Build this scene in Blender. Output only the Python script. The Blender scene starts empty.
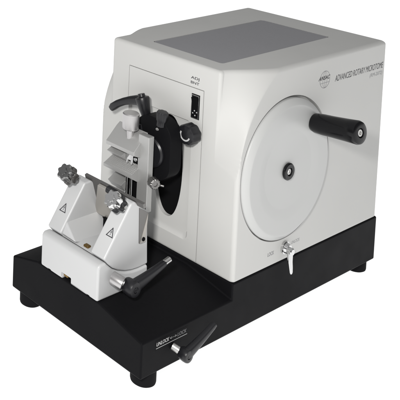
import bpy, bmesh, math, random
from mathutils import Vector, Matrix
random.seed(4)
U = 0.01                      # the scene is written in centimetres
S = bpy.context.scene
COL = S.collection
PI = math.pi
V = Vector

# ------------------------------------------------------------------ materials
def mat(name, col, rough=.5, metal=0., bump=0., bscale=400., var=0., spec=.5, coat=0., dist=.0002, dirt=0., aniso=0.):
    m = bpy.data.materials.new(name); m.use_nodes = True
    nt = m.node_tree; b = nt.nodes['Principled BSDF']
    b.inputs['Base Color'].default_value = (*col, 1)
    b.inputs['Roughness'].default_value = rough
    b.inputs['Metallic'].default_value = metal
    b.inputs['Specular IOR Level'].default_value = spec
    b.inputs['Coat Weight'].default_value = coat
    b.inputs['Coat Roughness'].default_value = .2
    tc = nt.nodes.new('ShaderNodeTexCoord')
    if bump:
        n = nt.nodes.new('ShaderNodeTexNoise'); n.inputs['Scale'].default_value = bscale; n.inputs['Detail'].default_value = 3
        nt.links.new(tc.outputs['Object'], n.inputs['Vector'])
        bp = nt.nodes.new('ShaderNodeBump'); bp.inputs['Strength'].default_value = bump; bp.inputs['Distance'].default_value = dist
        nt.links.new(n.outputs['Fac'], bp.inputs['Height']); nt.links.new(bp.outputs['Normal'], b.inputs['Normal'])
    if var:
        n2 = nt.nodes.new('ShaderNodeTexNoise'); n2.inputs['Scale'].default_value = 22; n2.inputs['Detail'].default_value = 6
        nt.links.new(tc.outputs['Object'], n2.inputs['Vector'])
        mr = nt.nodes.new('ShaderNodeMapRange'); mr.inputs['From Min'].default_value = .3; mr.inputs['From Max'].default_value = .7
        mr.inputs['To Min'].default_value = rough - var; mr.inputs['To Max'].default_value = rough + var
        nt.links.new(n2.outputs['Fac'], mr.inputs['Value']); nt.links.new(mr.outputs['Result'], b.inputs['Roughness'])
        mc = nt.nodes.new('ShaderNodeMix'); mc.data_type = 'RGBA'
        mc.inputs['A'].default_value = (*[c*(1-.25*var) for c in col], 1); mc.inputs['B'].default_value = (*[min(1, c*(1+.25*var)) for c in col], 1)
        nt.links.new(n2.outputs['Fac'], mc.inputs['Factor']); nt.links.new(mc.outputs['Result'], b.inputs['Base Color'])
    return m

WHITE = mat('white_powder_coat', (.53, .53, .518), .56, bump=.3, bscale=1500, var=.06, dist=.00006, spec=.4)
WHEEL = mat('white_wheel_paint', (.49, .495, .49), .4, bump=.15, bscale=1200, var=.05, dist=.00005)
HOLD = mat('white_holder_paint', (.50, .505, .51), .42, bump=.2, bscale=1400, var=.05, dist=.00006)
BLACK = mat('black_powder_coat', (.007, .007, .008), .5, bump=.5, bscale=1900, var=.05, dist=.00012, spec=.04)
PLAST = mat('black_plastic', (.009, .009, .011), .38, bump=.3, bscale=2200, var=.05, dist=.0001, spec=.4)
GLOSS = mat('black_bakelite', (.006, .006, .007), .2, var=.03, spec=.25, coat=.0)
INTER = mat('dark_interior', (.003, .003, .0035), .8, spec=.1)
RUBBER = mat('black_rubber', (.008, .008, .009), .75, bump=.4, bscale=1200, spec=.06)
CHROME = mat('chrome', (.62, .62, .62), .14, metal=1, var=.05)
STEEL = mat('brushed_steel', (.55, .545, .535), .34, metal=1, bump=.3, bscale=900, var=.08, dist=.00006)
ALU = mat('satin_aluminium', (.5, .49, .49), .36, metal=.9, bump=.3, bscale=1500, var=.06, dist=.00006)
VISE = mat('bead_blasted_aluminium', (.42, .42, .415), .42, metal=.55, bump=.4, bscale=1700, var=.05, dist=.00008)
BLADE = mat('dark_ground_steel', (.20, .195, .19), .35, metal=.9, bump=.3, bscale=700, var=.08, dist=.00006)
CLAMP = mat('warm_ground_steel', (.47, .45, .42), .42, metal=.7, bump=.3, bscale=700, var=.08, dist=.00006)
BRASS = mat('brass', (.22, .14, .05), .45, metal=.9, var=.1)
TRAY = mat('grey_tray_mat', (.27, .27, .285), .5, bump=.9, bscale=900, var=.05, dist=.0003)
INK = mat('dark_ink', (.03, .03, .035), .6)
GINK = mat('grey_ink', (.2, .2, .21), .6)
FINK = mat('faint_ink', (.25, .255, .26), .6)
WINK = mat('white_ink', (.45, .45, .45), .6)

# ------------------------------------------------------------------ helpers
ROOTLOC = V((8.5, 8.7, -8.3))
root = bpy.data.objects.new('rotary_microtome', None); COL.objects.link(root)
root.location = ROOTLOC*U; root.empty_display_size = .05
root['label'] = 'white rotary microtome on a black base with side handwheel and front knife holder'
root['category'] = 'microtome'

def link(name, bm, m, parent=None, bevel=0., seg=3, ang=35, label=None):
    """one bmesh in cm world coordinates -> one mesh object, a part of parent"""
    bmesh.ops.recalc_face_normals(bm, faces=bm.faces)
    for v in bm.verts: v.co = (v.co-ROOTLOC)*U
    me = bpy.data.meshes.new(name); bm.to_mesh(me); bm.free()
    me.polygons.foreach_set('use_smooth', [True]*len(me.polygons))
    me.set_sharp_from_angle(angle=math.radians(ang))
    me.materials.append(m)
    o = bpy.data.objects.new(name, me); COL.objects.link(o)
    o.parent = parent or root
    if bevel:
        b = o.modifiers.new('bevel', 'BEVEL'); b.width = bevel*U; b.segments = seg; b.limit_method = 'ANGLE'; b.angle_limit = math.radians(ang); b.harden_normals = True
    if label: o['label'] = label
    return o

def prism(bm, pts, axis, a, b):
    """polygon pts in the plane across axis, extruded from a to b"""
    def P(p, t):
        if axis == 'x': return V((t, p[0], p[1]))
        if axis == 'y': return V((p[0], t, p[1]))
        return V((p[0], p[1], t))
    A = [bm.verts.new(P(p, a)) for p in pts]; B = [bm.verts.new(P(p, b)) for p in pts]
    bm.faces.new(A); bm.faces.new(B[::-1]); n = len(pts)
    for i in range(n): bm.faces.new([A[i], B[i], B[(i+1) % n], A[(i+1) % n]])
    return A+B

def box(bm, x0, x1, y0, y1, z0, z1): return prism(bm, [(x0, y0), (x1, y0), (x1, y1), (x0, y1)], 'z', z0, z1)

def frame(d, up=V((0, 0, 1))):
    d = V(d).normalized()
    if abs(d.dot(up)) > .98: up = V((1, 0, 0))
    s = d.cross(up).normalized(); return d, s, s.cross(d)

def lathe(bm, o, d, prof, n=48, rfun=None, up=V((0, 0, 1))):
    """prof = [(distance along d, radius)...]; radius 0 closes an end"""
    o = V(o); d, s, t = frame(d, up); rings = []
    for h, r in prof:
        if r == 0: rings.append([bm.verts.new(o+d*h)])
        else:
            rings.append([bm.verts.new(o+d*h+(s*math.cos(a)+t*math.sin(a))*(r*(rfun(a, h) if rfun else 1))) for a in (2*PI*k/n for k in range(n))])
    for A, B in zip(rings, rings[1:]):
        for k in range(n):
            j = (k+1) % n
            if len(A) == 1: bm.faces.new([A[0], B[k], B[j]])
            elif len(B) == 1: bm.faces.new([A[k], A[j], B[0]])
            else: bm.faces.new([A[k], A[j], B[j], B[k]])

def cyl(bm, o, d, r, h, n=40, c=.06): lathe(bm, o, d, [(0, 0), (0, r-c), (c, r), (h-c, r), (h, r-c), (h, 0)], n)

def sweep(bm, pts, n=20):
    """pts = [(point, half width, half thickness, side vector)...]: a closed, rounded bar"""
    rings = []
    for i, (p, w, h, s) in enumerate(pts):
        a = V(pts[max(0, i-1)][0]); b = V(pts[min(len(pts)-1, i+1)][0]); d = (b-a).normalized()
        s = V(s); s = (s-d*s.dot(d)).normalized(); t = d.cross(s); ring = []
        for k in range(n):
            q = 2*PI*k/n; c, e = math.cos(q), math.sin(q); f = 1/((abs(c)**3+abs(e)**3)**(1/3))
            ring.append(bm.verts.new(V(p)+s*(w*c*f)+t*(h*e*f)))
        rings.append(ring)
    for A, B in zip(rings, rings[1:]):
        for k in range(n): bm.faces.new([A[k], A[(k+1) % n], B[(k+1) % n], B[k]])
    bm.faces.new(rings[0][::-1]); bm.faces.new(rings[-1])

def text(name, body, loc, size, m, facing, parent, width=None, bold=0., shear=0., align='LEFT', rot=0, spacing=1.):
    cu = bpy.data.curves.new(name, 'FONT'); cu.body = body; cu.size = 1; cu.extrude = .004; cu.offset = bold; cu.shear = shear; cu.align_x = align; cu.space_character = spacing
    tmp = bpy.data.objects.new(name, cu); COL.objects.link(tmp)
    dg = bpy.context.evaluated_depsgraph_get(); dg.update()
    me = bpy.data.meshes.new_from_object(tmp.evaluated_get(dg)); bpy.data.objects.remove(tmp)
    xs = [v.co.x for v in me.vertices]; ys = [v.co.y for v in me.vertices]
    w = max(xs)-min(xs); sx = (width/w) if width else size; x0 = min(xs) if align == 'LEFT' else max(xs)
    R = {'-y': Matrix(((1, 0, 0), (0, 0, -1), (0, 1, 0))), '-x': Matrix(((0, 0, -1), (-1, 0, 0), (0, 1, 0)))}[facing]
    rm = Matrix.Rotation(rot, 3, 'Z')
    for v in me.vertices:
        p = rm @ V(((v.co.x-x0)*sx, v.co.y*size, v.co.z)); v.co = (R @ p + V(loc)-ROOTLOC)*U
    me.materials.append(m)
    o = bpy.data.objects.new(name, me); COL.objects.link(o); o.parent = parent
    return o

def strip(bm, plane, val, pts, w, th=.004, closed=True):
    """thin printed line on a plane: axis plane at coordinate val"""
    n = len(pts); rng = range(n if closed else n-1)
    for i in rng:
        a = V((*pts[i], 0)); b = V((*pts[(i+1) % n], 0)); d = (b-a).normalized(); s = V((-d.y, d.x, 0))*w/2
        q = [a-s-d*w/2, b-s+d*w/2, b+s+d*w/2, a+s-d*w/2]
        prism(bm, [(p.x, p.y) for p in q], plane, val, val-th*(1+.3*i))

def apply_mods(o):
    dg = bpy.context.evaluated_depsgraph_get(); dg.update()
    me = bpy.data.meshes.new_from_object(o.evaluated_get(dg)); o.modifiers.clear(); old = o.data; o.data = me; bpy.data.meshes.remove(old)

# ------------------------------------------------------------------ body dimensions
L, Y0, Y1, H = 33.1, .67, 18.65, 26.0
WX, WZ = 10.0, 12.45
DN, DF = 3.16, 1.6           # how far the arched side panels stand proud
YN = Y0-DN
RA, XA, ZA = 15.7, 15.7, 12.5
def smooth(t): t = max(0, min(1, t)); return t*t*(3-2*t)
def bulge(x, z, near=True):
    dx = min(0, x-XA); dz = max(0, z-ZA); d = math.hypot(dx, dz)-RA
    df = math.hypot(XA, dz)-RA                      # the slope ends just short of the front edge
    w = max(.1, df*(.9 if near else .55)); t = max(0, min(1, d/w))
    return 1-(.35*t*t*(3-2*t)+.65*t)

def body_ring(z, e, n_side=230, rc=.42):
    pts = []
    x0, x1, y0, y1 = e, L-e, Y0+e, Y1-e; r = max(rc-e*.4, .25)
    def arc(cx, cy, a0, a1, k=7):
        for i in range(k): a = a0+(a1-a0)*i/(k-1); pts.append((cx+r*math.cos(a), cy+r*math.sin(a)))
    def line(a, b, k, f=lambda t: t):
        for i in range(1, k): t = f(i/k); pts.append((a[0]+(b[0]-a[0])*t, a[1]+(b[1]-a[1])*t))
    arc(x0+r, y0+r, PI, 1.5*PI); line((x0+r, y0), (x1-r, y0), n_side, lambda t: t**1.8)
    arc(x1-r, y0+r, -PI/2, 0); line((x1, y0+r), (x1, y1-r), 10)
    arc(x1-r, y1-r, 0, PI/2); line((x1-r, y1), (x0+r, y1), n_side, lambda t: 1-(1-t)**1.8)
    arc(x0+r, y1-r, PI/2, PI); line((x0, y1-r), (x0, y0+r), 10)
    ym = (Y0+Y1)/2; out = []
    for x, y in pts:
        s = (y-ym)/((Y1-Y0)/2)
        b = bulge(x, z, s < 0)
        y += (-DN*min(1, -s) if s < 0 else DF*min(1, s))*b
        out.append(V((x, y, z)))
    return out

bm = bmesh.new(); rings = []
FR = .5
zs = [(0.05, .12), (.15, .03), (.3, 0)] + [(.3+(H-FR-.3)*i/190, 0) for i in range(1, 191)]
for i in range(1, 9):
    a = PI/2*i/8; zs.append((H-FR+FR*math.sin(a), FR*(1-math.cos(a))*.9))
for z, e in zs: rings.append([bm.verts.new(p) for p in body_ring(min(z, H), e)])
for A, B in zip(rings, rings[1:]):
    n = len(A)
    for k in range(n): bm.faces.new([A[k], A[(k+1) % n], B[(k+1) % n], B[k]])
bm.faces.new(rings[0][::-1]); bm.faces.new(rings[-1])
housing = link('housing', bm, WHITE, ang=50)
# cut the pocket, the oval opening, the cover seams and the wheel clearance out of it
def rrect(y0, y1, z0, z1, r, k=8):
    out = []
    for cx, cz, a0 in ((y1-r, z1-r, 0), (y0+r, z1-r, PI/2), (y0+r, z0+r, PI), (y1-r, z0+r, 1.5*PI)):
        for i in range(k+1): a = a0+PI/2*i/k; out.append((cx+r*math.cos(a), cz+r*math.sin(a)))
    return out
def cutter(fill):
    b = bmesh.new(); fill(b); c = link('cutter', b, WHITE)
    mo = housing.modifiers.new('cut', 'BOOLEAN'); mo.object = c; mo.operation = 'DIFFERENCE'; mo.solver = 'EXACT'
    apply_mods(housing); bpy.data.objects.remove(c)
def c_pocket(b):                                   # tapering pocket round the specimen opening
    A = [b.verts.new(V((-1, y, z))) for y, z in rrect(4.65, 15.35, 2.35, 18.27, .8)]
    A2 = [b.verts.new(V((0, y, z))) for y, z in rrect(4.65, 15.35, 2.35, 18.27, .8)]
    B = [b.verts.new(V((.5, y, z))) for y, z in rrect(5.0, 15.2, 3.0, 18.2, .6)]
    n = len(A); b.faces.new(A); b.faces.new(B[::-1])
    for P, Q in ((A, A2), (A2, B)):
        for i in range(n): b.faces.new([P[i], Q[i], Q[(i+1) % n], P[(i+1) % n]])
cutter(c_pocket)
OV = [(8.55+2.35*math.copysign(abs(math.cos(a))**.85, math.cos(a)), 11.0+6.95*math.sin(a)) for a in (2*PI*k/64 for k in range(64))]
cutter(lambda b: prism(b, OV, 'x', -.5, 6))
def c_seam(b):
    box(b, -.5, .22, 3.06, 15.5, 22.76, 22.86)
cutter(c_seam)
cutter(lambda b: box(b, -.5, .22, 3.02, 3.12, -.5, 22.82))
cutter(lambda b: box(b, -.5, .12, 15.42, 15.5, 18.3, 22.82))
cutter(lambda b: lathe(b, (WX, YN-1, WZ+.1), (0, 1, 0), [(0, 0), (0, 9.54), (1.8, 9.54), (1.8, 0)], 160))
def c_switch(b): box(b, -.5, .35, 3.62, 4.92, 18.8, 22.05)
cutter(c_switch)
for p in housing.data.polygons: p.use_smooth = True
housing.data.set_sharp_from_angle(angle=math.radians(38))
o_in = bmesh.new(); prism(o_in, [(a*1.0+(a-8.55)*.06, b+(b-11.0)*.03) for a, b in OV], 'x', 1.1, 5.9)
link('opening_dark_fill', o_in, INTER, housing)  # near-black plug stands in for the shade inside the opening

# tray recessed in the top
def quad_round(c, r=.5, k=6):
    out = []; n = len(c)
    for i in range(n):
        p = V(c[i]); a = (V(c[i-1])-p).normalized(); b = (V(c[(i+1) % n])-p).normalized()
        for j in range(k+1):
            t = j/k; A = p+a*r; B = p+b*r
            out.append(tuple(A*(1-t)**2+p*2*t*(1-t)+B*t*t))
    return out
tq = quad_round([(2.95, 2.75), (27.7, 2.9), (27.7, 13.85), (3.1, 14.3)])
cutter(lambda b: prism(b, tq, 'z', H-.24, H+1))
for p in housing.data.polygons: p.use_smooth = True
housing.data.set_sharp_from_angle(angle=math.radians(38))
hw = housing.modifiers.new('normals', 'WEIGHTED_NORMAL'); hw.keep_sharp = True; hw.weight = 60
bm = bmesh.new(); cx, cy = 15.3, 8.4
prism(bm, [(cx+(x-cx)*.992, cy+(y-cy)*.984) for x, y in tq], 'z', H-.25, H-.03)
tray = link('top_tray', bm, TRAY)
bm = bmesh.new(); prism(bm, [(cx+(x-cx)*.998, cy+(y-cy)*.997) for x, y in tq], 'z', H-.238, H-.06); link('tray_gap_ring', bm, INTER, tray)  # near-black ring added to draw the dark gap line round the tray

# ------------------------------------------------------------------ base
XB, ZB, ZL, ZC = -16.3, -6.45, -2.08, -.66
YF = 20.0
prof = [(YN, ZB), (YF, ZB), (YF, ZL), (15.1, ZC)]
k = 6
prof += [(15.1-(15.1-4.1)*.5, ZC), (4.4, ZC-.01)]
prof += [(4.0, ZC-.07), (3.0, -.93), (1.0, -1.37), (-1.2, -1.83), (YN, ZL)]
bm = bmesh.new()
front = [bm.verts.new(V((XB, y, z))) for y, z in prof]
mid = [bm.verts.new(V((0, y, z))) for y, z in prof]
xr = L+.35
back = [bm.verts.new(V((xr, y, z))) for y, z in ((YN, ZB), (YF, ZB), (YF, 0), (YN, 0))]
tn = bm.verts.new(V((0, YN, 0))); tf = bm.verts.new(V((0, YF, 0)))
bm.faces.new(front)
n = len(prof)
for i in range(2, n-1): bm.faces.new([front[i], mid[i], mid[i+1], front[i+1]])
bm.faces.new([front[0], front[1], back[1], back[0]])
bm.faces.new([front[1], front[2], mid[2], tf, back[2], back[1]])
bm.faces.new([front[0], back[0], back[3], tn, mid[n-1], front[n-1]])
bm.faces.new(mid[2:]+[tn, tf]); bm.faces.new([tn, back[3], back[2], tf]); bm.faces.new(back)
base = link('base', bm, BLACK, bevel=.22, seg=4, ang=30)
for x, y in ((-13.9, -.85), (-14.5, 18.1), (31.9, -.55), (31.9, 17.9)):
    bm = bmesh.new(); lathe(bm, (x, y, -8.3), (0, 0, 1), [(0, 0), (0, 1.25), (.15, 1.45), (.35, 1.5), (1.9, 1.5), (1.9, 0)], 48)
    link('foot', bm, RUBBER, base)

# ------------------------------------------------------------------ handwheel on the near side
bm = bmesh.new()
lathe(bm, (WX, YN+.65, WZ), (0, -1, 0), [(0, 0), (0, 9.2), (.1, 9.28), (.65, 9.28), (.76, 9.22), (1.22, 8.55), (1.25, 8.43), (1.24, 8.3), (1.2, 6.6), (1.17, 6.3), (1.0, 5.2), (.97, 5.0), (.97, 1.9), (.97, 0)], 160)
wheel = link('handwheel', bm, WHEEL, ang=40)
YW = YN-.32
bm = bmesh.new(); lathe(bm, (WX-.25, YW+.02, WZ-.1), (0, -1, 0), [(0, 0), (0, 1.0), (.12, 1.12), (.3, 1.12), (.42, 1.0), (.42, .55), (.18, .5), (.18, 0)], 48)
cap = link('hub_cap', bm, GLOSS, wheel)
bm = bmesh.new(); lathe(bm, (WX-.25, YW-.15, WZ-.1), (0, -1, 0), [(0, 0), (0, .42), (.14, .42), (.14, .2), (.02, .2), (.02, 0)], 6)
link('hub_bolt', bm, STEEL, cap)
A = V((14.85, YN-.45, 17.8)); B = V((14.35, -9.5, 18.7)); D = B-A; Ln = D.length
bm = bmesh.new(); lathe(bm, A, D, [(0, 0), (0, 1.02), (.12, 1.16), (.5, 1.28), (1.6, 1.36), (2.8, 1.36), (Ln-1.6, 1.44), (Ln-.35, 1.5), (Ln-.1, 1.4), (Ln, 1.2), (Ln, .62), (Ln-.25, .55), (Ln-.25, 0)], 56)
grip = link('crank_handle', bm, GLOSS, wheel)
bm = bmesh.new(); cyl(bm, A-D.normalized()*.5, D, .9, .7); link('handle_collar', bm, GLOSS, grip)
bm = bmesh.new(); lathe(bm, A+D.normalized()*(Ln-.27), D, [(0, 0), (0, .46), (.2, .44), (.2, .25), (.05, .22), (.05, 0)], 24); link('handle_screw', bm, STEEL, grip)

# lock lever under the wheel
bm = bmesh.new(); lathe(bm, (10.6, YN, 1.8), (0, -1, 0), [(0, 0), (0, .85), (.25, .85), (.32, .7), (.55, .62), (.75, .55), (.75, 0)], 40)
lk = link('wheel_lock', bm, CHROME)
bm = bmesh.new()
cyl(bm, (10.35, YN-.7, 1.75), (0, -1, 0), .5, .7, 36, .12)
sweep(bm, [((10.3, YN-1.0, 2.0), .36, .28, (1, 0, 0)), ((10.2, YN-1.1, 1.2), .46, .24, (1, 0, 0)), ((10.1, YN-1.25, .5), .42, .15, (1, 0, 0)), ((10.05, YN-1.4, -.2), .36, .12, (1, 0, 0)), ((10.0, YN-1.5, -.75), .28, .11, (1, 0, 0)), ((10.0, YN-1.52, -.95), .14, .08, (1, 0, 0))])
link('lock_lever', bm, CHROME, lk)
# printing on the near side
EPS = .006
text('maker_title', 'ADVANCED ROTARY MICROTOME', (20.2, YN-EPS, 22.25), 1.2, INK, '-y', housing, width=12.2, bold=.0, shear=.25, rot=.0)
text('model_number', '(RM-2072)', (29.0, YN-EPS, 21.35), .72, FINK, '-y', housing, width=3.3, shear=.25)
text('lock_word', 'LOCK', (7.0, YN-EPS, 1.5), .68, GINK, '-y', housing, width=1.35, bold=.01)
text('unlock_word', 'UNLOCK', (12.1, YN-EPS, 1.75), .6, FINK, '-y', housing, width=1.9)
bm = bmesh.new(); LC = (17.75, 22.95)
def ell(rx, rz, k=40, a0=0, a1=2*PI): return [(LC[0]+rx*math.cos(a0+(a1-a0)*i/k), LC[1]+rz*math.sin(a0+(a1-a0)*i/k)) for i in range(k)]
strip(bm, 'y', YN-EPS, ell(1.15, 1.15), .06, .0005); strip(bm, 'y', YN-EPS-.001, ell(.5, 1.12), .04, .0005)
strip(bm, 'y', YN-EPS-.002, [(LC[0]-1.1, LC[1]-.45), (LC[0]+1.1, LC[1]-.45)], .05, .001, False)
strip(bm, 'y', YN-EPS-.002, [(LC[0], LC[1]-1.12), (LC[0], LC[1]+1.12)], .04, .003, False)
link('globe_emblem', bm, GINK, housing)
text('emblem_word', 'ANSAC', (16.25, YN-EPS-.01, 22.95), .72, INK, '-y', housing, width=2.7, bold=.01, shear=.4)

# ------------------------------------------------------------------ printing, lever on the base
def zlab(x): return -3.0-.03*(x+13.7)
bm = bmesh.new(); box(bm, -13.95, -8.3, YN-.012, YN, -3.72, -2.55); lab = link('label_plate', bm, BLACK, base)
text('label_word', 'UNLOCK', (-13.8, YN-.02, -3.22), .62, WINK, '-y', lab, width=2.2, bold=.012, shear=.2)
text('label_word', '<···>', (-11.45, YN-.02, -3.2), .5, WINK, '-y', lab, width=1.15)
text('label_word', 'LOCK', (-10.15, YN-.02, -3.22), .6, GINK, '-y', lab, width=1.6, shear=.2)
bm = bmesh.new(); box(bm, -13.85, -8.4, YN-.02, YN-.011, -3.52, -3.46); link('label_line', bm, WINK, lab)

def clamp_lever(name, P0, P1, P2, r, parent, m=PLAST, axis=(0, -1, 0), hub_h=1.3, arm_w=.42, bow=.5, tip=None):
    """ratchet lever: P0 shaft foot, P1 hub centre, P2 arm end"""
    P0, P1, P2 = V(P0), V(P1), V(P2); ax = V(axis).normalized()
    bm = bmesh.new()
    lathe(bm, P1-ax*hub_h*.62, ax, [(0, 0), (0, r*.86), (.15, r*.95), (hub_h*.55, r*1.03), (hub_h*.85, r), (hub_h*.97, r*.9), (hub_h, r*.75), (hub_h, r*.4), (hub_h-.15, r*.36), (hub_h-.15, 0)], 40)
    d = (P2-P1); side = d.cross(ax).normalized()
    pts = []
    for i in range(13):
        t = i/12; w = r*.9*(1-t)**1.5+arm_w*(1-(1-t)**1.5); w *= 1 if t < .96 else .8
        pts.append((P1+d*t+ax*(bow*math.sin(t*PI/2)-.05), w, (.55*(1-t)+.36*t)*(r/1.0)**.5, side))
    sweep(bm, pts, 24)
    o = link(name, bm, m, parent, ang=40)
    b2 = bmesh.new(); cyl(b2, P0, P1-P0, r*.55, (P1-P0).length*.8); link('lever_shaft', b2, STEEL, o)
    b3 = bmesh.new(); lathe(b3, P1+ax*(hub_h*.38-.14), ax, [(0, 0), (0, r*.3), (.1, r*.27), (.1, r*.13), (.0, r*.12), (.0, 0)], 24); link('lever_screw', b3, m, o)
    return o
clamp_lever('base_clamp_lever', (-11.0, YN, -4.1), (-10.45, -4.1, -4.55), (-6.1, -4.35, -1.95), .78, base, hub_h=1.2, arm_w=.36, bow=.25)

# ------------------------------------------------------------------ rocker switch, knob and words on the front
bm = bmesh.new(); box(bm, -.1, .3, 3.66, 4.9, 18.84, 22.0)
sw = link('switch_plate', bm, GLOSS, bevel=.08)
bm = bmesh.new(); prism(bm, [(-.1, 20.1), (-.1, 21.7), (-.42, 21.62), (-.2, 20.9), (-.22, 20.15)], 'y', 3.86, 4.7); link('rocker', bm, INTER, sw, bevel=.04)
bm = bmesh.new(); strip(bm, 'x', -.1, [(3.74, 18.95), (4.82, 18.95), (4.82, 21.9), (3.74, 21.9)], .05, .01); link('switch_rim', bm, STEEL, sw)
bm = bmesh.new()
for yy, zz in ((4.55, 19.55), (4.2, 19.3), (3.95, 19.75), (4.3, 19.9)): cyl(bm, (-.1, yy, zz), (-1, 0, 0), .09, .04, 12, .01)
link('switch_marks', bm, WINK, sw)
text('switch_word', 'ADJ', (-EPS, 5.15, 23.92), .48, INK, '-x', housing, width=1.3, bold=.01)
text('switch_word', 'BNT', (-EPS, 5.15, 23.28), .48, INK, '-x', housing, width=1.3, bold=.01)
def lobes(k, amp): return lambda a, h: 1+amp*math.cos(k*a)
bm = bmesh.new(); KC = (0, 4.15, 17.1)
cyl(bm, KC, (-1, 0, 0), .6, .5)
lathe(bm, (-.35, 4.15, 17.1), (-1, 0, 0), [(0, 0), (0, 1.18), (.15, 1.32), (1.25, 1.32), (1.5, 1.2), (1.6, 1.0), (1.6, 0)], 72, lobes(9, .035))
kn = link('feed_knob', bm, PLAST)
bm = bmesh.new()
for i in range(12):
    a = math.radians(30-i*16); b = math.radians(30-(i+1)*16); r0, r1 = .6, .8
    prism(bm, [(4.15+r*math.cos(q), 17.1+r*math.sin(q)) for r, q in ((r0, a), (r1, a), (r1, b), (r0, b))], 'x', -1.95, -1.965)
link('pointer_mark', bm, WINK, kn)

# ------------------------------------------------------------------ specimen head and vise
bm = bmesh.new()
prism(bm, rrect(6.4, 10.7, 9.5, 17.4, 2.0, 8), 'x', 3.5, -1.8)
prism(bm, rrect(4.75, 10.6, 10.6, 18.7, 2.4, 10), 'x', -1.7, -3.9)
head = link('specimen_head', bm, BLACK, bevel=.06, ang=50)
bm = bmesh.new(); cyl(bm, (-2.6, 9.9, 15.4), (0, .25, 1), 1.5, 1.7, 48, .2); cyl(bm, (-3.8, 7.6, 14.2), (-1, 0, 0), 2.0, .7, 48, .2)
ball = link('tilt_joint', bm, PLAST, head)
bm = bmesh.new(); lathe(bm, (-4.1, 6.3, 18.0), (.0, -.12, 1), [(0, 0), (0, .5), (.6, .5), (.8, .62), (1.7, .74), (1.95, .66), (2.0, 0)], 48, lobes(8, .05)); link('joint_knob', bm, PLAST, head)
bm = bmesh.new(); cyl(bm, (-3.85, 6.9, 17.4), (-1, -.3, 0), .2, .3, 20, .03); link('joint_screw', bm, STEEL, head)
# long black lever above the vise
bm = bmesh.new(); P = V((-2.4, 9.75, 16.8)); T = V((-2.5, 10.95, 20.2)); ax = (T-P).normalized()
lathe(bm, P+ax*.4, ax, [(0, 0), (0, .5), (.5, .58), (2.2, .86), (2.9, .98), (3.1, .9), (3.2, .5), (3.55, .45), (3.6, 0)], 40)
pts = []
for t, q, w, h in ((0, (-2.4, 10.8, 19.5), .62, .78), (.2, (-2.5, 11.7, 19.45), .55, .66), (.4, (-2.6, 12.7, 19.15), .52, .55), (.6, (-2.7, 13.7, 18.7), .5, .5), (.8, (-2.8, 14.7, 18.1), .5, .5), (.93, (-2.85, 15.5, 17.45), .52, .52), (1, (-2.85, 15.8, 17.1), .42, .42)):
    pts.append((q, w, h, (1, 0, 0)))
sweep(bm, pts, 24); lv = link('head_clamp_lever', bm, PLAST, head, ang=40)
bm = bmesh.new(); cyl(bm, P, ax, .3, .8); link('lever_stud', bm, CHROME, lv)

# vise
bm = bmesh.new()
box(bm, -5.6, -4.9, 7.2, 12.0, 6.5, 16.3)                              # back plate
prism(bm, [(-6.3, 7.0), (-5.3, 7.0), (-5.3, 16.9), (-6.3, 16.9)], 'y', 6.2, 7.9)   # near cheek
vise = link('specimen_vise', bm, VISE, bevel=.08, label='grey metal specimen vise with knurled top screw')
bm = bmesh.new(); prism(bm, [(-7.5, 14.3), (-7.5, 14.8), (-5.6, 16.5), (-5.0, 16.9), (-5.0, 14.0), (-6.3, 13.8)], 'y', 7.5, 12.3); link('upper_jaw', bm, VISE, vise, bevel=.06)
bm = bmesh.new(); prism(bm, [(-7.2, 13.35), (-5.5, 14.1), (-5.5, 12.7), (-6.2, 12.6)], 'y', 9.9, 12.4); link('jaw_insert', bm, VISE, vise, bevel=.05)
# serrated jaw: rows of teeth
bm = bmesh.new()
prism(bm, [(-7.6, 11.3), (-7.6, 11.65), (-5.3, 12.75), (-5.3, 11.0), (-6.4, 10.6)], 'y', 7.7, 12.5)
for i in range(9):
    for j in range(18):
        x = -7.5+i*.25; y = 7.75+j*.262; z = 11.65+(x+7.6)*.478
        c = bm.verts.new(V((x+.125, y+.13, z+.2))); q = [bm.verts.new(V((x+a, y+b, z-.03+a*.47))) for a, b in ((0, 0), (.24, 0), (.24, .25), (0, .25))]
        for k2 in range(4): bm.faces.new([q[k2], q[(k2+1) % 4], c])
link('serrated_jaw', bm, VISE, vise)
bm = bmesh.new(); prism(bm, [(-7.0, 9.4), (-5.5, 10.2), (-5.5, 8.6), (-6.2, 8.5)], 'y', 9.9, 12.2); link('jaw_insert', bm, VISE, vise, bevel=.05)
for y in (9.0, 9.75):
    bm = bmesh.new(); cyl(bm, (-6.05, y, 7.0), (0, 0, 1), .2, 7.2, 24); link('guide_rod', bm, CHROME, vise)
bm = bmesh.new(); box(bm, -5.8, -5.61, 8.3, 10.1, 6.8, 14.0); link('slot_shade_slab', bm, INTER, vise)  # near-black slab on the back plate imitates the shade of a slot
for y, z in ((11.9, 14.2), (8.5, 13.2)):
    bm = bmesh.new(); cyl(bm, (-6.7 if y > 9 else -5.7, y, z), (-1, 0, 0), .26, .4, 20, .04); link('jaw_screw', bm, CHROME, vise)
bm = bmesh.new(); box(bm, -6.3, -5.85, 8.95, 9.85, 12.9, 13.9); link('slide_block', bm, CHROME, vise, bevel=.06)
bm = bmesh.new(); zz = 16.2
cyl(bm, (-6.0, 9.55, 15.0), (0, 0, 1), .5, 2.3)
lathe(bm, (-6.0, 9.55, 16.95), (0, 0, 1), [(0, 0), (0, .98), (.12, 1.06), (2.0, 1.06), (2.14, .95), (2.14, .85), (2.11, 0)], 240, lambda a, h: 1+.006*math.cos(80*a))
link('knurled_screw', bm, ALU, vise)
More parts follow.
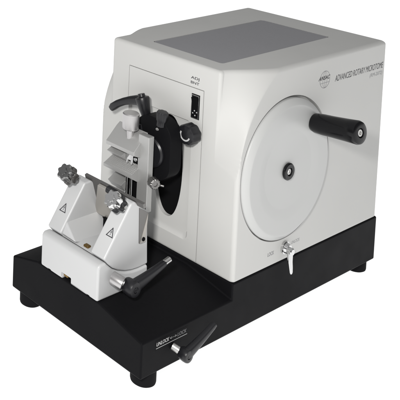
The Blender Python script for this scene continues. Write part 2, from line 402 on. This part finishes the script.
bm = bmesh.new(); OS = V((-5.6, 6.3, 11.3)); od = V((-.35, -1, -.1)); cyl(bm, OS, od, .3, 1.0); lathe(bm, OS+od.normalized()*.35, od, [(0, 0), (0, .6), (.1, .68), (.85, .68), (.95, .58), (.95, .3), (.85, .28), (.85, 0)], 96, lambda a, h: 1+.06*math.cos(12*a))
cyl(bm, OS+V((.6, -.3, -.6)), (.75, -1, -.15), .15, 1.1, 16)
link('orientation_screw', bm, BLADE, vise)

# ------------------------------------------------------------------ knife holder
HX0, HX1, HY0, HY1 = -16.45, -7.6, 4.4, 14.4
zt = 3.75
arc = [(-15.2, zt)]
sc = [(-15.2, 3.95), (-14.7, 3.45), (-13.9, 2.75), (-12.9, 2.2), (-11.7, 1.75), (-10.5, 1.5), (-9.3, 1.42), (HX1, 1.5)]
bprof = [(HX0, ZC+.01), (HX0, 3.4), (-16.3, 3.7), (-16.0, 3.9)]+[(x, z) for x, z in sc]+[(HX1, ZC+.01)]
bm = bmesh.new(); prism(bm, bprof, 'y', HY0, HY1)
holder = link('knife_holder', bm, HOLD, bevel=.3, seg=4, ang=40, label='white knife holder clamped on the black deck in front of the housing')
def hcut(fill):
    b = bmesh.new(); fill(b); c = link('cutter', b, HOLD)
    mo = holder.modifiers.new('cut', 'BOOLEAN'); mo.object = c; mo.operation = 'DIFFERENCE'; mo.solver = 'EXACT'
    apply_mods(holder); bpy.data.objects.remove(c)
hcut(lambda b: prism(b, rrect(8.85, 10.6, -1.6, .22, .12, 4), 'x', -17, -14.6))
hcut(lambda b: box(b, -17, -7, 12.5, 13.1, -1, -.42))
hcut(lambda b: box(b, -17, -7, 5.7, 6.3, -1, -.42))
for p in holder.data.polygons: p.use_smooth = True
holder.data.set_sharp_from_angle(angle=math.radians(50))
wn = holder.modifiers.new('normals', 'WEIGHTED_NORMAL'); wn.keep_sharp = True; wn.weight = 80
bm = bmesh.new(); cyl(bm, (-16.1, 9.6, .0), (0, 1, 0), .25, .7); link('slot_screw', bm, BRASS, holder)
# carriage sitting in the cradle: two side arms joined by a floor
up = [(x+.02, z+.07) for x, z in sc]
def arm(y0, y1, top):
    b = bmesh.new()
    pr_ = [(-15.45, 4.35)] + up[1:-1] + [(HX1+.05, 1.57), (-7.95, 8.5), top[1], top[0]]
    prism(b, pr_, 'y', y0, y1); return b
bm = arm(4.5, 6.8, ((-11.0, 10.2), (-10.3, 10.25))); ra = link('side_arm', bm, HOLD, holder, bevel=.22, seg=4, ang=30)
bm = arm(12.0, 14.4, ((-11.4, 9.95), (-10.2, 10.0)))
A_ = [bm.verts.new(V(q)) for q in ((-14.45, 12.1, 5.6), (-15.2, 12.1, 4.2), (-15.2, 9.6, 4.1))]; B_ = [bm.verts.new(V(q)) for q in ((-8.3, 12.1, 5.6), (-8.3, 12.1, 2.5), (-8.3, 9.6, 2.5))]
bm.faces.new(A_); bm.faces.new(B_)
for i in range(3): bm.faces.new([A_[i], A_[(i+1) % 3], B_[(i+1) % 3], B_[i]])
la = link('side_arm', bm, HOLD, holder, bevel=.22, seg=4, ang=30)
bm = bmesh.new(); prism(bm, [(-14.95, 3.85)]+up[1:-1]+[(-8.3, 1.6), (-8.3, 3.4), (-13.6, 4.0)], 'y', 6.3, 12.2); link('carriage_floor', bm, HOLD, holder, bevel=.08)
bm = bmesh.new(); box(bm, -14.6, -14.0, 8.0, 8.8, 3.7, 4.15); link('floor_screw', bm, BRASS, holder, bevel=.1)
# warning signs: flat triangles on the slanted faces
for yc, par, t0, sl0, sl1 in ((5.3, ra, 2.7, (-15.45, 0, 4.35), (-11.0, 0, 10.2)), (13.25, la, 2.45, (-15.45, 0, 4.35), (-11.4, 0, 9.95))):
    sl0, sl1 = V(sl0), V(sl1); sd = (sl1-sl0).normalized(); sn = V((-sd.z, 0, sd.x))
    o0 = sl0+sd*t0+sn*.015; bm = bmesh.new()
    def SP(u, v, h=0): return o0+V((0, yc-u, 0))+sd*v+sn*h
    tri = [(-.48, 0), (.48, 0), (0, 1.05)]
    for i in range(3):
        a = V((*tri[i], 0)); b = V((*tri[(i+1) % 3], 0)); d = (b-a).normalized(); s = V((-d.y, d.x, 0))*.05
        q = [SP(*(p.xy)) for p in (a-s-d*.05, b-s+d*.05, b+s+d*.05, a+s-d*.05)]; q2 = [p+sn*(.01+.002*i) for p in q]
        A_ = [bm.verts.new(p) for p in q]; B_ = [bm.verts.new(p) for p in q2]; bm.faces.new(A_); bm.faces.new(B_)
        for k2 in range(4): bm.faces.new([A_[k2], A_[(k2+1) % 4], B_[(k2+1) % 4], B_[k2]])
    for q in ([(-.04, .4), (.08, .4), (.02, .68), (-.06, .68)], [(-.05, .2), (.05, .2), (.05, .3), (-.05, .3)]):
        A_ = [bm.verts.new(SP(*p, .012)) for p in q]; bm.faces.new(A_)
    link('warning_sign', bm, INK, par)
# knife: rear plate across both arms, front clamp plate leaning on it
lean = V((-.34, 0, 1)).normalized(); nrm = V((-lean.z, 0, lean.x))
def slab(bm, o, pts, th):
    """pts = (y, height along the lean); slab of thickness th towards nrm"""
    A_ = [bm.verts.new(o+V((0, y, 0))+lean*h) for y, h in pts]; B_ = [bm.verts.new(v.co+nrm*th) for v in A_]
    bm.faces.new(A_); bm.faces.new(B_[::-1]); n = len(pts)
    for i in range(n): bm.faces.new([A_[i], B_[i], B_[(i+1) % n], A_[(i+1) % n]])
bm = bmesh.new(); slab(bm, V((-8.0, 0, 5.2)), [(3.4, 4.9), (3.4, 5.6), (13.3, 5.6), (13.3, 4.9), (12.7, 4.9), (12.4, .1), (6.6, .1), (6.6, 4.9)], .42)
plate = link('blade_plate', bm, BLADE, holder, bevel=.05)
bm = bmesh.new(); slab(bm, V((-8.42, 0, 5.1)), [(6.9, 5.4), (10.6, 5.4), (12.3, .8), (12.0, .4), (6.9, .4)], .45); link('blade_clamp', bm, CLAMP, holder, bevel=.06)
bm = bmesh.new(); box(bm, -9.3, -8.2, 6.85, 10.6, 2.9, 5.5); link('clamp_block', bm, INTER, holder, bevel=.05)
bm = bmesh.new(); prism(bm, [(-9.6, 9.35), (-8.05, 8.4), (-8.35, 4.7), (-9.4, 4.7)], 'y', 4.36, 4.55); st = link('end_strap', bm, BLADE, holder, bevel=.04)
bm = bmesh.new(); prism(bm, [(-8.1, 8.3), (-8.4, 4.75), (-9.35, 4.75)], 'y', 4.3, 4.365); link('strap_wedge', bm, CLAMP, st)
bm = bmesh.new(); cyl(bm, (-8.8, 4.32, 5.2), (0, -1, 0), .26, .12, 20, .03); link('strap_screw', bm, INTER, st)
# lobed clamp knobs
def knob(P, d, par):
    P = V(P); d = V(d).normalized(); b = bmesh.new()
    lathe(b, P, d, [(0, 0), (0, .28), (.9, .28), (.9, .62), (1.5, .7), (1.6, .9), (1.9, 1.0), (3.3, 1.04), (3.5, .9), (3.5, .5), (3.65, .45), (3.65, 0)], 84, lambda a, h: 1+(.11*math.cos(7*a) if h > 1.55 else 0))
    k_ = link('clamp_knob', b, CHROME if par is ra else KN, par)
    b = bmesh.new(); lathe(b, P+d*1.75, d, [(0, 0), (0, 1.05), (.1, 1.1), (.75, 1.1), (.85, 1.05), (.85, 0)], 84, lambda a, h: 1+.12*math.cos(7*a)); link('knob_band', b, PLAST if par is ra else BLADE, k_)
KN = mat('dark_chrome', (.25, .25, .25), .25, metal=1, var=.05)
knob((-11.0, 5.3, 9.1), (-.78, 0, .62), ra); knob((-11.35, 13.2, 9.55), (-.78, 0, .62), la)
bm = bmesh.new(); lathe(bm, (-10.6, 7.3, 10.2), (-.3, 1, .25), [(0, 0), (0, .4), (.1, .48), (1.3, .48), (1.4, .38), (1.4, 0)], 32); link('blade_shift_knob', bm, PLAST, holder)
# clamp lever with steel ferrule at the near end of the holder
lv2 = clamp_lever('holder_clamp_lever', (-13.9, 4.0, 1.9), (-13.0, 2.1, 1.25), (-7.55, 2.0, 2.95), 1.0, holder, hub_h=1.6, arm_w=.42, bow=.2)
bm = bmesh.new(); d = V((.42, -1, -.3)).normalized(); lathe(bm, V((-14.5, 4.05, 2.15)), d, [(0, 0), (0, .72), (.1, .78), (1.5, .78), (1.5, 0)], 40); link('ferrule', bm, ALU, lv2)
bm = bmesh.new(); cyl(bm, (-7.7, 1.85, 2.95), (1, -.05, .28), .36, 1.0, 28, .05); link('lever_tip', bm, STEEL, lv2)

# ------------------------------------------------------------------ white surface with added glow, light, camera
def flat(name, size, z, m):
    b = bmesh.new(); q = [b.verts.new(V((x, y, z))*U) for x, y in ((-size, -size), (size, -size), (size, size), (-size, size))]; b.faces.new(q)
    me = bpy.data.meshes.new(name); b.to_mesh(me); b.free(); me.materials.append(m); o = bpy.data.objects.new(name, me); COL.objects.link(o); o['kind'] = 'structure'; return o
SURF = bpy.data.materials.new('self_glowing_white'); SURF.use_nodes = True
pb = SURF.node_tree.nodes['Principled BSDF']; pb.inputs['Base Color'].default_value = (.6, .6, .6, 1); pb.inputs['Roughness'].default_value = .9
pb.inputs['Emission Color'].default_value = (1, 1, 1, 1); pb.inputs['Emission Strength'].default_value = .95  # glow added so the surface stays pure white and shadows wash out
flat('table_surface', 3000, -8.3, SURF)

w = bpy.data.worlds.new('World'); S.world = w; w.use_nodes = True
nt = w.node_tree; bg = nt.nodes['Background']; bg.inputs['Strength'].default_value = 1.0
tc = nt.nodes.new('ShaderNodeTexCoord'); sp = nt.nodes.new('ShaderNodeSeparateXYZ'); cr = nt.nodes.new('ShaderNodeValToRGB')   # added ambient gradient: dark horizon for metal contrast, bright overhead to lift tops
nt.links.new(tc.outputs['Generated'], sp.inputs[0]); nt.links.new(sp.outputs['Z'], cr.inputs['Fac']); nt.links.new(cr.outputs['Color'], bg.inputs['Color'])
el = cr.color_ramp.elements; el[0].position = .0; el[0].color = (.22, .22, .22, 1); el[1].position = 1.0; el[1].color = (.55, .55, .55, 1)
for p_, c_ in ((.12, .08), (.35, .15), (.55, .46)): e_ = el.new(p_); e_.color = (c_, c_, c_, 1)

CAM = V((-91.2476, -65.3689, 59.5201)); FW = V((0.55731, 0.826479, -0.079607)); RT = V((0.829868, -0.55756, 0.02113)); UP = V((0.026922, 0.077839, 0.996602))
def area(name, loc, tgt, size, power, col=(1, 1, 1)):
    l = bpy.data.lights.new(name, 'AREA'); l.shape = 'SQUARE'; l.size = size*U; l.energy = power; l.color = col; l.spread = math.radians(62)
    o = bpy.data.objects.new(name, l); COL.objects.link(o); o.location = V(loc)*U
    o.rotation_euler = (V(tgt)-V(loc)).to_track_quat('-Z', 'Y').to_euler(); return o
area('key_softbox', (-88, -48, 66), (-2, 5, 5), 8, 1.42, (1, .985, .96))

cam = bpy.data.cameras.new('Camera'); co = bpy.data.objects.new('Camera', cam); COL.objects.link(co)
M = Matrix((RT, UP, -FW)).transposed().to_4x4(); M.translation = CAM*U; co.matrix_world = M
cam.sensor_fit = 'HORIZONTAL'; cam.sensor_width = 36; cam.lens = 869.34376*36/400
cam.shift_x = (200+85.77524)/400; cam.shift_y = (-135.674-200)/400
cam.clip_start = .01; cam.clip_end = 200
S.camera = co
S.view_settings.view_transform = 'Standard'; S.view_settings.look = 'None'; S.view_settings.exposure = 0; S.view_settings.gamma = 1
